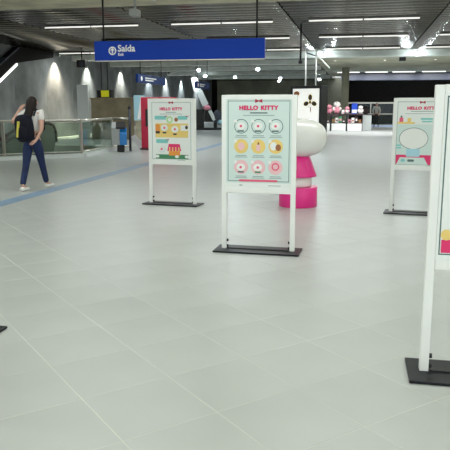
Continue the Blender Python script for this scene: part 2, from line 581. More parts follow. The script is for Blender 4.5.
# strip lights at the end of the olive soffit
strip = MB().bbox(-.82, .82, -.07, .07, 0, .06, .01).mesh('diffuser', 'led')
for k, x in enumerate((-1.02, 1.04, 3.01, 5.14, 7.2)):
    tag(obj('strip_light', strip, None, (x, 50.4, 3.965)), 'white strip light over the dark recess, ' + ORD[k] + ' counting from the column', 'light', 'strip lights over the recess')
    ld = bpy.data.lights.new('strip_lamp', 'AREA')
    ld.shape = 'RECTANGLE'
    ld.size, ld.size_y = 1.6, .14
    ld.energy = 80
    lo = bpy.data.objects.new('strip_lamp', ld)
    COL.objects.link(lo)
    lo.location = (x, 50.4, 3.95)

# round floodlights with bright lenses
def floodlight(x, y, z, drop, label, power, size=.12):
    t = thing('floodlight', label, 'lamp', (x, y, z), 0, 'bright round ceiling lamps')
    MB().tube((0, 0, 0), (0, 0, -drop), .016, n=8).build('stem', 'white_paint', t)
    MB().lathe([(.04, -drop + .02), (.10, -drop - .02), (.11, -drop - .08), (.09, -drop - .09)], 20).build('housing', 'steel', t)
    MB().ball((0, 0, -drop - .10), size, size, size * .9).build('lens', 'lamp_glow', t)
    ld = bpy.data.lights.new('flood', 'POINT' if drop < .1 else 'SPOT')
    if drop > .1:
        ld.spot_size = R(150)
        ld.spot_blend = .4
    ld.energy = power
    ld.color = (.86, .97, 1.0)
    ld.shadow_soft_size = .09
    lo = bpy.data.objects.new('flood', ld)
    COL.objects.link(lo)
    lo.parent = t
    lo.location = (0, -.05, -drop - (.24 if drop > .1 else .45))
    return t
floodlight(-1.8, 31.0, 4.0, .05, 'glaring floodlight at the pale beam above the black kiosk', LAMP_POWER, .12)
floodlight(2.4, 31.0, 4.0, .05, 'glaring floodlight at the pale beam above the sink poster', LAMP_POWER, .12)
floodlight(-6.05, 31.0, 4.0, .05, 'glaring floodlight at the pale beam behind the large blue sign', LAMP_POWER, .12)
floodlight(-9.95, 39.6, 4.02, .22, 'round pendant lamp below the middle of the large blue sign', 150)
floodlight(-6.2, 39.4, 4.02, .22, 'round pendant lamp below the unlettered end of the large blue sign', 150)
floodlight(-11.4, 47.4, 4.02, .22, 'round pendant lamp above the small far blue sign', 125)
floodlight(-9.6, 49.7, 4.02, .22, 'round pendant lamp above the menu board with nine circles', 125)
floodlight(-6.4, 52.2, 4.02, .22, 'small round lamp deep in the hall, higher of two beside the kiosk', 125)
floodlight(-7.2, 58.0, 4.02, .22, 'small round lamp deep in the hall, lower of two beside the kiosk', 125)
floodlight(-3.5, 55.5, 4.02, .22, 'round lamp glowing just above the black kiosk top', 125)

# recessed downlights in the olive soffit
for k, x in enumerate((-1.5, 1.2, 3.9)):
    t = thing('downlight', 'small round downlight in the olive soffit, ' + ORD[k] + ' from the kiosk', 'light', (x, 37.6, 4.02), 0, 'downlights in the olive soffit')
    MB().lathe([(.09, 0), (.09, -.02), (.07, -.025)], 16).build('trim_ring', 'steel', t)
    MB().lathe([(.0, -.026), (.069, -.026)], 16).build('lens', 'led', t)
    ld = bpy.data.lights.new('downlight_lamp', 'SPOT')
    ld.energy = 700
    ld.spot_size = R(120)
    ld.spot_blend = .5
    ld.shadow_soft_size = .07
    lo = bpy.data.objects.new('downlight_lamp', ld)
    COL.objects.link(lo)
    lo.parent = t
    lo.location = (0, 0, -.04)

# wall washers
for k, (y, colr, pwr) in enumerate(((29.4, (1.0, .86, .66), 1.5), (33.2, (.95, .95, .85), .9), (38.2, (.97, .95, .84), 1.0),
                                (43.6, (.85, .95, 1.0), .9), (47.6, (.95, 1.0, 1.0), 1.0), (52.0, (.85, .97, 1.0), 1.0), (57.0, (.9, .97, 1.0), 1.0))):
    t = thing('wall_washer', 'small downlight washing the concrete side wall, ' + ['first', 'second', 'third', 'fourth', 'fifth', 'sixth', 'last'][k] + ' past the staircase',
              'light', (XL + .30, y, 3.98), 0, 'downlights along the side wall')
    MB().lathe([(.07, 0), (.07, -.10), (.05, -.11)], 16).build('housing', 'black', t)
    MB().lathe([(.0, -.112), (.048, -.112)], 16).build('lens', 'led', t)
    ld = bpy.data.lights.new('wash', 'SPOT')
    ld.energy = WASH_POWER * pwr
    ld.color = colr
    ld.spot_size = R(88)
    ld.spot_blend = .9
    ld.shadow_soft_size = .04
    lo = bpy.data.objects.new('wash', ld)
    COL.objects.link(lo)
    lo.parent = t
    lo.location = (.02, 0, -.13)
    lo.rotation_euler = (0, R(6), 0)

# ------------------------------------------------------------------ poster boards
PY = -.0275           # front of the poster sheet
def flat(parent, name, pts, m, layer):
    me = bpy.data.meshes.new(name)
    y = PY - .0007 * layer
    n = len(pts)
    me.from_pydata([(p[0], y, p[1]) for p in pts], [], [list(range(n))])
    me.materials.append(M[m])
    return obj(name, me, parent)
def rect(x0, x1, z0, z1):
    return [(x0, z0), (x1, z0), (x1, z1), (x0, z1)]
def rrect(x0, x1, z0, z1, r, n=5):
    pts = []
    for cx, cz, a in ((x1 - r, z0 + r, -90), (x1 - r, z1 - r, 0), (x0 + r, z1 - r, 90), (x0 + r, z0 + r, 180)):
        for k in range(n):
            t = R(a + 90 * k / (n - 1))
            pts.append((cx + r * math.cos(t), cz + r * math.sin(t)))
    return pts
def disc(x, z, rx, rz=None, n=28):
    rz = rx if rz is None else rz
    return [(x + rx * math.cos(2 * math.pi * k / n), z + rz * math.sin(2 * math.pi * k / n)) for k in range(n)]
def outline(parent, name, x0, x1, z0, z1, w, m, layer):
    y = PY - .0007 * layer
    o, i = rect(x0, x1, z0, z1), rect(x0 + w, x1 - w, z0 + w, z1 - w)
    me = bpy.data.meshes.new(name)
    me.from_pydata([(p[0], y, p[1]) for p in o + i], [], [(k, (k + 1) % 4, 4 + (k + 1) % 4, 4 + k) for k in range(4)])
    me.materials.append(M[m])
    return obj(name, me, parent)
def bow(parent, x, z, s, m, layer):
    flat(parent, 'printed_bow', [(x, z + .15 * s), (x - s, z + .55 * s), (x - 1.05 * s, z - .5 * s), (x, z - .15 * s), (x + 1.05 * s, z - .5 * s), (x + s, z + .55 * s)], m, layer)
def title(parent, z, width):
    for word, cx_, w_ in (('HELLO', -.257, .486), ('KITTY', .278, .444)):
        me = text_mesh(word, .062, 'ink_red', bold=.0038, spacing=1.06)
        xs = [v.co.x for v in me.vertices]
        zs = [v.co.z for v in me.vertices]
        me.transform(Matrix.Translation((-(max(xs) + min(xs)) / 2, 0, -(max(zs) + min(zs)) / 2)))
        me.transform(Matrix.Diagonal((width * w_ / (max(xs) - min(xs)), 1, .046 / (max(zs) - min(zs)), 1)))
        o = obj('title_word', me, parent, (width * cx_, PY - .0007 * 2, z))
        o['label'] = 'crimson capitals reading ' + word
def caption(parent, x, z, w, hh=.006, m='ink_grey', layer=2):
    flat(parent, 'caption_line', rect(x - w / 2, x + w / 2, z - hh / 2, z + hh / 2), m, layer)

def board(label, loc, rz, sheet):
    t = thing('poster_board', label, 'sign board', (loc[0], loc[1], 0), rz, 'free-standing white poster boards')
    for s in (-1, 1):
        MB().bbox(min(s * .385, s * .335), max(s * .385, s * .335), -.025, .025, .018, 1.61, .004).build('post', 'white_paint', t)
        for z in (.105, .045):
            MB().tube((s * .335, 0, z), (s * .318, 0, z), .014, n=10).build('bolt', 'black', t)
    MB().bbox(-.335, .335, -.03, .03, 1.565, 1.612, .004).build('top_rail', 'white_paint', t)
    MB().bbox(-.335, .335, -.03, .03, .615, .672, .004).build('bottom_rail', 'white_paint', t)
    MB().box(-.335, .335, -.016, .016, .672, 1.565).build('backing_panel', 'white_panel', t)
    pl = MB().bbox(-.45, .45, -.17, .17, .002, .018, .003).build('base_plate', 'black_gloss', t)
    MB().box(-.335, .335, -.02, .02, .018, .026).build('floor_rail', 'black', t)
    po = MB().box(-.335, .335, PY, -.016, .672, 1.565).build('poster', sheet, t)
    return t, po

# menu board with nine circles
t, po = board('white board with a mint poster of nine coloured circles', (-1.005, 6.50), R(-1.5), 'mint')
outline(po, 'printed_border', -.318, .318, .738, 1.553, .006, 'ink_dark', 1)
flat(po, 'footer_strip', rect(-.335, .335, .672, .722), 'paper', 1)
bow(po, 0, 1.55, .036, 'ink_bow', 3)
title(po, 1.483, .40)
caption(po, 0, 1.432, .18, .012, 'ink_dark')
caption(po, 0, 1.408, .32, .007)
fills = [('ink_white', 'ink_teal'), ('ink_white', 'ink_teal'), ('ink_white', 'ink_teal'),
         ('ink_yellow', 'ink_yellow'), ('ink_yellow', 'ink_yellow'), ('ink_yellow', 'ink_yellow'),
         ('ink_pink', 'ink_pink'), ('ink_pink', 'ink_pink'), ('ink_pink', 'ink_pink')]
n = 0
for z in (1.298, 1.096, .884):
    for x in (-.178, 0, .178):
        ring = flat(po, 'printed_ring', disc(x, z, .073), 'ink_dark' if n < 3 else fills[n][1], 2)
        flat(po, 'printed_circle', disc(x, z, .066), 'mint' if n < 3 else fills[n][0], 3)
        # plain generic pictures inside the circles
        if n < 3:
            flat(po, 'printed_oval', disc(x - .004, z + .004, .045, .036), 'ink_white', 4)
            flat(po, 'printed_bar', rrect(x - .04, x + .03, z - .055, z - .040, .007), 'ink_dark', 4)
            flat(po, 'printed_dot', disc(x - .004, z + .002, .013), 'ink_rose', 5)
        elif n == 3:
            flat(po, 'printed_oval', disc(x, z, .034, .040), 'ink_pink', 4)
        elif n == 4:
            flat(po, 'printed_bottle', rrect(x - .020, x + .020, z - .045, z + .018, .01), 'ink_pink', 4)
            flat(po, 'printed_cap', rect(x - .009, x + .009, z + .018, z + .042), 'ink_brown', 4)
        elif n == 5:
            flat(po, 'printed_oval', disc(x - .022, z + .004, .034, .042), 'ink_white', 4)
            flat(po, 'printed_oval', disc(x + .026, z - .010, .028, .034), 'ink_brown', 5)
        elif n < 8:
            flat(po, 'printed_oval', disc(x - .004, z - .002, .046, .037), 'ink_white', 4)
            flat(po, 'printed_bar', rrect(x - .035, x + .03, z - .058, z - .042, .007), 'ink_dark' if n == 6 else 'ink_green', 4)
            flat(po, 'printed_dot', disc(x - .004, z - .002, .014), 'ink_rose', 5)
        else:
            flat(po, 'printed_ring', disc(x, z + .008, .040), 'ink_rose', 4)
            flat(po, 'printed_circle', disc(x, z + .008, .026), 'ink_pink', 5)
        flat(po, 'number_dot', disc(x - .060, z + .052, .016), 'ink_white', 5)
        caption(po, x, z - .094, .11, .007)
        caption(po, x, z - .110, .13, .006)
        n += 1
flat(po, 'printed_band', rrect(-.20, .20, .735, .757, .008), 'ink_rose', 3)
caption(po, -.18, .697, .03, .007, 'ink_dark')
caption(po, .17, .697, .13, .006, 'ink_grey')

# market-stall poster
t, po = board('white board with a picnic poster of a red striped market stall', (-2.80, 9.46), R(-6), 'paper')
X = lambda c: (c - 200) * .00248
Z = lambda c: 1.565 - (c - 55) * .00255
outline(po, 'printed_border', -.318, .318, .70, 1.553, .006, 'ink_grey', 1)
bow(po, 0, 1.55, .036, 'ink_bow', 3)
title(po, Z(97), .37)
caption(po, 0, Z(117), .17, .010)
caption(po, 0, Z(127), .36, .007)
for a, b, c0, c1 in ((90, 168, 138, 160), (243, 306, 138, 160), (98, 178, 276, 299)):
    flat(po, 'printed_label', rrect(X(a), X(b), Z(c1), Z(c0), .02), 'ink_teal', 2)
    bow(po, X(b) - .005, Z(c0) - .006, .020, 'ink_bow', 4)
flat(po, 'printed_field', rect(X(95), X(310), Z(265), Z(182)), 'ink_yellow', 2)
flat(po, 'printed_circle', disc(X(190), Z(160), .052), 'ink_lime', 3)
flat(po, 'printed_circle', disc(X(190), Z(160), .030), 'paper', 4)
flat(po, 'printed_circle', disc(X(233), Z(160), .030), 'ink_brown', 3)
flat(po, 'printed_stove', rrect(X(95), X(126), Z(242), Z(188), .01), 'ink_orange', 3)
flat(po, 'printed_bar', rect(X(97), X(124), Z(242), Z(228)), 'ink_black', 4)
for a, c in ((155, 208), (224, 216)):
    flat(po, 'printed_oval', disc(X(a), Z(c), .058, .050), 'ink_white', 4)
    flat(po, 'printed_bar', rrect(X(a) - .03, X(a) + .03, Z(c) - .085, Z(c) - .062, .008), 'ink_black', 5)
    flat(po, 'printed_dot', disc(X(a), Z(c), .018), 'ink_rose', 5)
flat(po, 'printed_cabinet', rrect(X(262), X(308), Z(225), Z(192), .01), 'ink_white', 4)
flat(po, 'printed_dot', disc(X(300), Z(205), .022, .028), 'ink_black', 5)
flat(po, 'printed_oval', disc(X(135), Z(335), .058, .048), 'ink_blue', 2)
flat(po, 'printed_oval', disc(X(134), Z(334), .054, .044), 'ink_white', 3)
flat(po, 'printed_dot', disc(X(134), Z(334), .018), 'ink_rose', 4)
flat(po, 'printed_lawn', rect(X(95), X(310), Z(392), Z(366)), 'ink_green', 2)
flat(po, 'printed_stall', rect(X(182), X(256), Z(372), Z(335)), 'ink_orange', 3)
flat(po, 'printed_awning', [(X(172), Z(345)), (X(264), Z(345)), (X(254), Z(303)), (X(182), Z(303))], 'ink_red', 4)
for k in range(4):
    x = X(184 + k * 20)
    flat(po, 'printed_stripe', rect(x, x + .020, Z(346), Z(322)), 'ink_yellow', 5)
for a in (95, 225, 290):
    flat(po, 'printed_oval', disc(X(a) + .025, Z(378), .032, .022), 'ink_white', 4)
caption(po, .16, .688, .13, .006)

# sink poster
t, po = board('white board with a washing-up poster of red counter and mint basin', (.83, 9.32), R(-7), 'paper')
X = lambda c: (c - 217) * .00246
Z = lambda c: 1.565 - (c - 60) * .00252
outline(po, 'printed_border', -.330, .330, .69, 1.560, .006, 'ink_grey', 1)
flat(po, 'printed_wall', rect(-.322, .322, Z(405), Z(185)), 'mint', 2)
bow(po, 0, 1.55, .036, 'ink_bow', 3)
title(po, Z(97), .40)
caption(po, 0, Z(115), .30, .008)
caption(po, 0, Z(127), .44, .006)
flat(po, 'printed_shelf', rect(X(84), X(180), Z(182), Z(172)), 'ink_yellow', 3)
flat(po, 'printed_bottle', rrect(X(96), X(117), Z(172), Z(148), .008), 'ink_rose', 4)
flat(po, 'printed_cap', rect(X(102), X(111), Z(148), Z(138)), 'ink_dark', 4)
flat(po, 'printed_bottle', rrect(X(140), X(160), Z(172), Z(150), .008), 'ink_yellow', 4)
for a, b, c0, c1 in ((212, 280, 150, 160), (218, 280, 165, 173), (84, 112, 296, 304), (84, 112, 310, 318)):
    flat(po, 'printed_label', rect(X(a), X(b), Z(c1), Z(c0)), 'ink_teal', 3)
flat(po, 'printed_rim', disc(X(178), Z(262), .196, .150), 'ink_dark', 3)
flat(po, 'printed_mirror', disc(X(178), Z(262), .189, .143), 'ink_white', 4)
flat(po, 'printed_towel', rrect(X(140), X(216), Z(362), Z(318), .02), 'ink_blue', 5)
flat(po, 'printed_counter', rect(-.322, .322, Z(405), Z(352)), 'ink_red', 4)
flat(po, 'printed_basin', [(X(90), Z(405)), (X(262), Z(405)), (X(240), Z(366)), (X(108), Z(366))], 'mint', 5)
flat(po, 'printed_tap', rrect(X(150), X(186), Z(390), Z(377), .01), 'ink_dark', 6)
flat(po, 'printed_oval', disc(X(125), Z(383), .03, .02), 'ink_teal', 6)
caption(po, .15, .682, .13, .006)

# nearest board, cut by the picture edge
t, po = board('largest, nearest white board, mostly cut off by the picture edge', (.765, 3.61), R(0.5), 'paper')
outline(po, 'printed_border', -.322, .322, .70, 1.553, .007, 'ink_dark', 1)
flat(po, 'printed_wall', rect(-.12, .30, .79, 1.36), 'mint', 2)
bow(po, 0, 1.55, .036, 'ink_bow', 3)
title(po, 1.47, .40)
flat(po, 'printed_circle', disc(-.285, .812, .030), 'ink_yellow', 4)
flat(po, 'printed_counter', rect(-.31, .31, .712, .785), 'ink_red', 3)
# board whose base corner enters the picture
t, po = board('board standing outside the picture, only its black base corner showing', (-2.765, 3.62), R(0.5), 'paper')
title(po, 1.47, .40)
outline(po, 'printed_border', -.322, .322, .70, 1.553, .007, 'ink_dark', 1)
flat(po, 'printed_wall', rect(-.28, .28, .76, 1.38), 'mint', 2)
flat(po, 'printed_band', rect(-.28, .28, .76, .90), 'ink_yellow', 3)

# ------------------------------------------------------------------ big blue way-out sign
sg = thing('wayfinding_sign', 'long bright blue hanging sign reading Saída with an arrow', 'sign', (-3.97, 14.0, 0))
MB().bbox(-1.94, 1.92, -.06, .06, 2.50, 2.925, .01).build('sign_box', 'blue_sign', sg)
MB().box(-1.94, 1.92, -.064, .064, 2.485, 2.50).build('bottom_trim', 'steel', sg)
for x in (-1.73, 1.74):
    MB().tube((x, 0, 2.92), (x, 0, 4.1), .022, n=10).build('hanger', 'black', sg)
def sign_text(parent, body, size, x, y, z, m='white_print', bold=.0, rot=None):
    o = obj('lettering', text_mesh(body, size, m, bold=bold, align='LEFT'), parent, (x, y, z))
    return o
sign_text(sg, 'Saída', .20, -1.385, -.064, 2.755, bold=.006)['label'] = 'white word Saída'
sign_text(sg, 'Exit', .085, -1.38, -.064, 2.63, bold=.0025)['label'] = 'small white word Exit'
cx, cz = -1.51, 2.712
ring = MB()
no, ni = 32, 32
for k in range(32):
    a, b = 2 * math.pi * k / 32, 2 * math.pi * (k + 1) / 32
    ring.add([(cx + r * math.cos(t), -.064, cz + r * math.sin(t)) for r, t in ((.092, a), (.092, b), (.064, b), (.064, a))], [(0, 1, 2, 3)])
ring.build('arrow_ring', 'white_print', sg)
ar = MB().add([(cx + dx, -.064, cz + dz) for dx, dz in ((-.016, -.055), (.016, -.055), (.016, .015), (.044, -.012), (.044, .024), (0, .066), (-.044, .024), (-.044, -.012), (-.016, .015))],
              [(0, 1, 2, 8), (2, 3, 4, 5), (8, 2, 5), (8, 5, 6, 7)])
ar.build('arrow', 'white_print', sg)

def small_sign(label, x, y, z, L, hh, rz, hang):
    t = thing('direction_sign', label, 'sign', (x, y, 0), rz, 'small blue direction signs')
    MB().bbox(-L / 2, L / 2, -.05, .05, z, z + hh, .01).build('sign_box', 'blue_sign_dark', t)
    for k in (-1, 1):
        MB().tube((k * L * .38, 0, z + hh), (k * L * .38, 0, 4.02), .016, n=8).build('hanger', 'black', t)
    MB().tube((-L * .38, -.052, z + hh * .5), (-L * .38, -.056, z + hh * .5), hh * .30, n=20).build('pictogram', 'white_print', t)
    for k, (w, zz) in enumerate(((.40, .62), (.30, .36))):
        MB().box(-L * .26, -L * .26 + L * w, -.054, -.05, z + hh * (zz - .08), z + hh * (zz + .08)).build('lettering_line', 'white_print', t)
small_sign('small navy direction sign hanging above the red totem', -8.55, 26.0, 2.40, 3.6, .33, R(90), 0)
small_sign('smallest navy direction sign hanging farther away toward the end wall', -8.46, 34.5, 2.42, 3.0, .35, R(90), 0)

# ------------------------------------------------------------------ blue stripe on the floor
tag(MB().box(-5.60, -5.30, 1.0, 40, .0005, .003).build('floor_stripe', 'stripe'), 'long pale blue guide stripe on the tiles', 'floor stripe')
tag(MB().box(-1.0, 9.5, 49.0, 52.0, .0005, .006).build('floor_mat', 'carpet'), 'blue floor area before the glass partition', 'floor mat')

# ------------------------------------------------------------------ abstract sculpture on a drum
pd = thing('pedestal', 'low round magenta drum under the white sculpture', 'pedestal', (-.89, 9.72, 0))
MB().lathe([(.285, 0.0), (.29, .006), (.29, .294), (.284, .30)], 48).build('drum', 'magenta', pd)
sp = thing('sculpture', 'glossy white rounded sculpture on a flared magenta cone', 'sculpture', (-.89, 9.72, .301))
MB().lathe([(.19, 0), (.20, .02), (.20, .14), (.17, .17)], 40).build('foot', 'gloss_white', sp)
MB().lathe([(.27, .155), (.272, .17), (.235, .27), (.20, .36), (.17, .44), (.12, .47)], 40).build('flared_cone', 'magenta', sp)
MB().ball((0, 0, .73), .415, .35, .285, 40, 24, e=.86).build('rounded_top', 'gloss_white', sp)

# ------------------------------------------------------------------ black kiosk with lit flower sheet
kx, ky = -2.18, 27.9
kk = thing('display_kiosk', 'tall black kiosk with a lit white flower sheet', 'kiosk', (kx, ky, 0), R(-24))
fb = MB()
fb.bbox(-.74, .74, -.30, .30, 0, .42, .02)
fb.bbox(-.74, -.64, -.30, .30, .42, 2.25, .01)
fb.bbox(.64, .74, -.30, .30, .42, 2.25, .01)
fb.bbox(-.74, .74, -.30, .30, 2.22, 2.34, .01)
fb.box(-.64, .64, -.20, .30, .42, 2.25)
fb.build('cabinet_body', 'black', kk)
MB().box(-.64, .64, -.26, -.20, .42, 2.22).build('lit_sheet', 'lightbox', kk)
def kdisc(name, x, z, rx, rz, m, lay, ang=0):
    pts = []
    for k in range(24):
        a = 2 * math.pi * k / 24
        u, w = rx * math.cos(a), rz * math.sin(a)
        pts.append((x + u * math.cos(ang) - w * math.sin(ang), -.26 - .002 * lay, z + u * math.sin(ang) + w * math.cos(ang)))
    me = bpy.data.meshes.new(name)
    me.from_pydata(pts, [], [list(range(24))])
    me.materials.append(M[m])
    return obj(name, me, kk)
fx, fz = .20, 1.66
for ang, dist in ((90, .22), (200, .20), (340, .20), (270, .0)):
    x, z = fx + dist * math.cos(R(ang)), fz + dist * .9 * math.sin(R(ang))
    r = .095 if dist else .05
    kdisc('petal_rim', x, z, r * 1.45, r * 1.1, 'ink_yellow', 1, R(ang))
    kdisc('petal', x, z, r * 1.2, r * .85, 'ink_black', 2, R(ang))
kdisc('stem', fx + .03, fz - .30, .025, .13, 'ink_brown', 1, R(10))
kdisc('leaf', -.45, 2.02, .14, .10, 'ink_brown', 1)
# white poles with a slanting strut above the kiosk
fr = thing('pole_structure', 'two white poles with slanting strut above the black kiosk', 'pole frame', (0, 29.2, 0))
for x in (-2.45, -2.0):
    MB().tube((x, 0, 2.0), (x, 0, 3.98), .034, n=12).build('pole', 'white_paint', fr)
MB().tube((-1.98, 0, 3.72), (-1.40, 0, 3.12), .035, n=8).build('strut', 'white_paint', fr)
MB().tube((-2.45, 0, 3.80), (-2.0, 0, 3.66), .03, n=8).build('crossbar', 'fascia', fr)
for x in (-2.45, -2.0):
    MB().tube((x, 0, 0.0), (x, 0, 2.0), .034, n=12).build('lower_pole', 'white_paint', fr)
t = thing('pendant_rod', 'short black rod hanging from the slat ceiling beside the blue sign', 'rod', (-1.9, 20.6, 0))
MB().tube((0, 0, 2.86), (0, 0, 4.0), .03, n=10).build('rod_shaft', 'black', t)
MB().tube((0, 0, 2.80), (0, 0, 2.90), .06, n=12).build('rod_end', 'black', t)
t = thing('ceiling_camera', 'small black box under the olive soffit', 'camera', (1.95, 34.2, 3.72))
MB().bbox(-.16, .16, -.1, .1, 0, .2, .02).build('camera_body', 'black', t)
MB().tube((0, 0, .2), (0, 0, .31), .03).build('camera_mount', 'black', t)
t = thing('ceiling_speaker', 'black loudspeaker hanging before the concrete wall', 'loudspeaker', (-12.5, 28.0, 3.2))
MB().bbox(-.22, .22, -.14, .14, .02, .36, .04).build('speaker_body', 'black', t)
MB().tube((0, 0, .36), (0, 0, .80), .025).build('speaker_mount', 'black', t)
MB().tube((.03, -.145, .18), (.03, -.155, .18), .12, n=20).build('speaker_cone', 'fascia', t)
t = thing('security_camera', 'pale camera bracket under the concrete beam', 'camera', (-5.12, 14.5, 3.50))
MB().bbox(-.09, .09, -.2, .14, .0, .16, .02).build('camera_body', 'grey_plastic', t)
MB().tube((0, 0, .16), (0, 0, .485), .03).build('camera_mount', 'grey_plastic', t)
MB().tube((.08, 0, .46), (.48, .05, .36), .022).build('camera_arm', 'white_paint', t)

# ------------------------------------------------------------------ glass balustrade
bl = thing('glass_balustrade', 'glass balustrade with steel handrail and pale kerb around stairwell', 'balustrade', (0, 0, 0))
V3 = lambda p, z: (p.x, p.y, z)
off = nAB * .12
A, B, C = PA - d_ab * 1.0, PB, PB.lerp(PC, 2.9 / 4.2)
for a, b, nrm in ((A, B, nAB), (B, C, nBC)):
    e = (b - a).normalized()
    q = [a - nrm * .16, b - nrm * .16 + e * .0, b + nrm * (.22 if nrm is nAB else .15), a + nrm * (.22 if nrm is nAB else .15)]
    MB().prism_z([(p.x, p.y) for p in q], -.004, .10).build('kerb', 'white_panel', bl)
    L = (b - a).length
    n = max(1, round(L / 2.3))
    for k in range(n):
        p0, p1 = a + e * (L * k / n + .04), a + e * (L * (k + 1) / n - .04)
        q = [p0 - nrm * .008, p1 - nrm * .008, p1 + nrm * .008, p0 + nrm * .008]
        MB().prism_z([(p.x, p.y) for p in q], .12, 1.02).build('glass_pane', 'glass', bl)
    for k in range(n + 1):
        p = a + e * (L * k / n)
        if nrm is nBC and k == 0:
            continue
        MB().box(p.x - .035, p.x + .035, p.y - .035, p.y + .035, .10, 1.05).build('post', 'steel', bl)
    MB().tube(V3(a, 1.08), V3(b, 1.08), .034, n=12).build('handrail', 'steel', bl)
    MB().tube(V3(a + nrm * .03, .16), V3(b + nrm * .03, .16), .02, n=8).build('lower_rail', 'steel', bl)
MB().tube(V3(C, 1.08), (-7.66, 20.77, 1.08), .034, n=12).build('handrail', 'steel', bl)
t = thing('end_post', 'dark slim post at the end of the handrail', 'post', (-7.62, 20.75, 0))
MB().tube((0, 0, 0), (0, 0, 1.42), .04, n=12).build('post_shaft', 'fascia', t)
MB().ball((0, 0, 1.45), .055).build('post_cap', 'black', t)

# escalator descending in the well
es = thing('escalator', 'escalator with black handrails descending behind the glass', 'escalator', (-9.95, 19.75, 0), R(42))
for s, y in ((0, 0), (1, 1.25)):
    MB().prism_y([(0.0, .02), (-.5, .02), (-5.2, -2.7), (-5.2, -1.8), (-.55, .86), (-.1, .90), (.06, .75), (.08, .3)], y, y + .12).build('side_panel', 'pit', es)
    pts = [(-5.2, y + .06, -1.76), (-.55, y + .06, .90), (-.12, y + .06, .95), (.06, y + .06, .86), (.13, y + .06, .62), (.12, y + .06, .32)]
    MB().path(pts, .05).build('handrail', 'black', es)
for k in range(14):
    MB().box(-.3 - k * .35 - .36, -.3 - k * .35, .13, 1.24, -.35 - k * .2, -.02 - k * .2).build('step', 'steps', es)

# ------------------------------------------------------------------ things along the side wall
t = thing('brown_wall_block', 'brown stone block behind the balustrade below the big blue sign', 'block', (-11.1, 28.6, 0))
MB().bbox(-1.09, 1.06, -.5, .6, 0, 1.87, .03).build('block_body', 'brown_block', t)
MB().bbox(-1.11, 1.08, -.52, .62, 1.80, 1.88, .02).build('block_cap', 'brown_block', t)
t = thing('side_pillar', 'pale cream slab beside the brown block', 'slab', (-9.86, 28.35, 0))
MB().bbox(-.16, .16, -.3, .5, 0, 1.86, .02).build('slab_body', 'concrete_warm', t)
MB().bbox(.17, .42, .1, .3, 0, 1.82, .02).build('slab_side_panel', 'salmon', t)
t = thing('white_display_panel', 'tall plain white panel standing before the concrete wall', 'panel', (-12.56, 28.1, 0))
MB().bbox(-.27, .27, -.06, .06, .0, 2.45, .015).build('panel_sheet', 'white_panel', t)
MB().bbox(-.32, .32, -.15, .15, 0, .05, .01).build('panel_foot', 'steel', t)
t = thing('monitor_box', 'black monitor box with a bright yellow notice on the brown block', 'monitor', (-11.52, 28.3, 1.88))
MB().bbox(-.38, .34, -.15, .2, 0, .36, .03).build('monitor_body', 'black', t)
MB().box(-.16, .22, -.16, -.15, .03, .32).build('yellow_notice', 'sun_yellow', t)
for x in (-11.75, -11.45):
    MB().tube((x + 11.52, .1, .34), (x + 11.52, .1, 2.13), .03, n=8).build('support_rod', 'black', t)

t = thing('litter_bin', 'grey and blue wheeled bin at the end of the balustrade', 'bin', (-7.79, 20.2, 0), R(18))
MB().prism_x([(-.2, .24), (.2, .24), (.22, .78), (.02, .98), (-.2, .80)], -.24, .02).build('bin_body', 'grey_plastic', t)
MB().prism_x([(-.22, .24), (.2, .24), (.22, .70), (.0, .80), (-.22, .62)], .02, .24).build('bin_side', 'blue_plastic', t)
MB().prism_x([(-.21, .82), (.03, 1.00), (.23, .79), (.23, .74), (.02, .94), (-.21, .76)], -.1, .20).build('bin_lid', 'black', t)
MB().bbox(-.08, .16, -.12, .12, 0, .24, .03).build('bin_foot', 'black', t)

t = thing('red_totem', 'deep red totem panel behind the stall poster board', 'totem', (-6.85, 21.6, 0), R(6))
MB().bbox(-.62, .62, -.1, .1, 0, 1.80, .015).build('totem_panel', 'red', t)
MB().bbox(-.46, -.2, -.115, -.1, .8, 1.4, .01).build('totem_screen', 'black', t)
MB().bbox(-.66, .66, -.2, .2, 0, .05, .01).build('totem_base', 'black', t)

t = thing('blue_board', 'pale blue upright panel between post and red totem', 'panel', (-9.2, 26.3, 0), R(10))
MB().bbox(-.24, .24, -.05, .05, .9, 1.95, .01).build('panel_sheet', 'ink_blue', t)
MB().add([(-.1, -.055, .95), (.02, -.055, .95), (.2, -.055, 1.9), (.06, -.055, 1.9)], [(0, 1, 2, 3)]).build('panel_streak', 'white_print', t)
for x in (-.22, .22):
    MB().tube((x, 0, 0), (x, 0, .9), .025).build('panel_leg', 'steel', t)
t = thing('leaning_sheet', 'small white sheet leaning beside the red totem', 'sheet', (-7.9, 22.0, 0), R(10))
MB().add([], []).prism_y([(-.16, .42), (.02, .50), (.30, .10), (.14, .0)], -.02, .02).build('sheet_panel', 'white_panel', t)

# cluttered stand between the two boards
t = thing('display_stand', 'dark display stand with tilted white panels between two boards', 'display stand', (-9.45, 40.2, 0), R(14))
MB().bbox(-.85, .85, -.35, .35, 0, .14, .02).build('stand_base', 'black', t)
MB().bbox(-.80, -.30, -.12, .12, .14, 1.30, .03).build('stand_column', 'black', t)
MB().prism_y([(-.78, 2.40), (-.42, 2.50), (-.02, 1.62), (-.40, 1.46)], -.18, -.10).build('upper_panel', 'white_panel', t)
MB().prism_y([(-.05, 1.18), (.16, 1.26), (.46, .66), (.26, .56)], -.20, -.12).build('lower_panel', 'white_panel', t)
MB().ball((-.12, -.1, 1.40), .24, .16, .16).build('pink_knob', 'plush_pink', t)
MB().ball((.55, -.05, .85), .30, .2, .42).build('blue_shell', 'fascia', t)
MB().ball((.70, -.12, .50), .18, .12, .16).build('blue_disc', 'ink_blue', t)
MB().bbox(.30, .52, -.1, .1, .14, .50, .02).build('stand_leg', 'black', t)
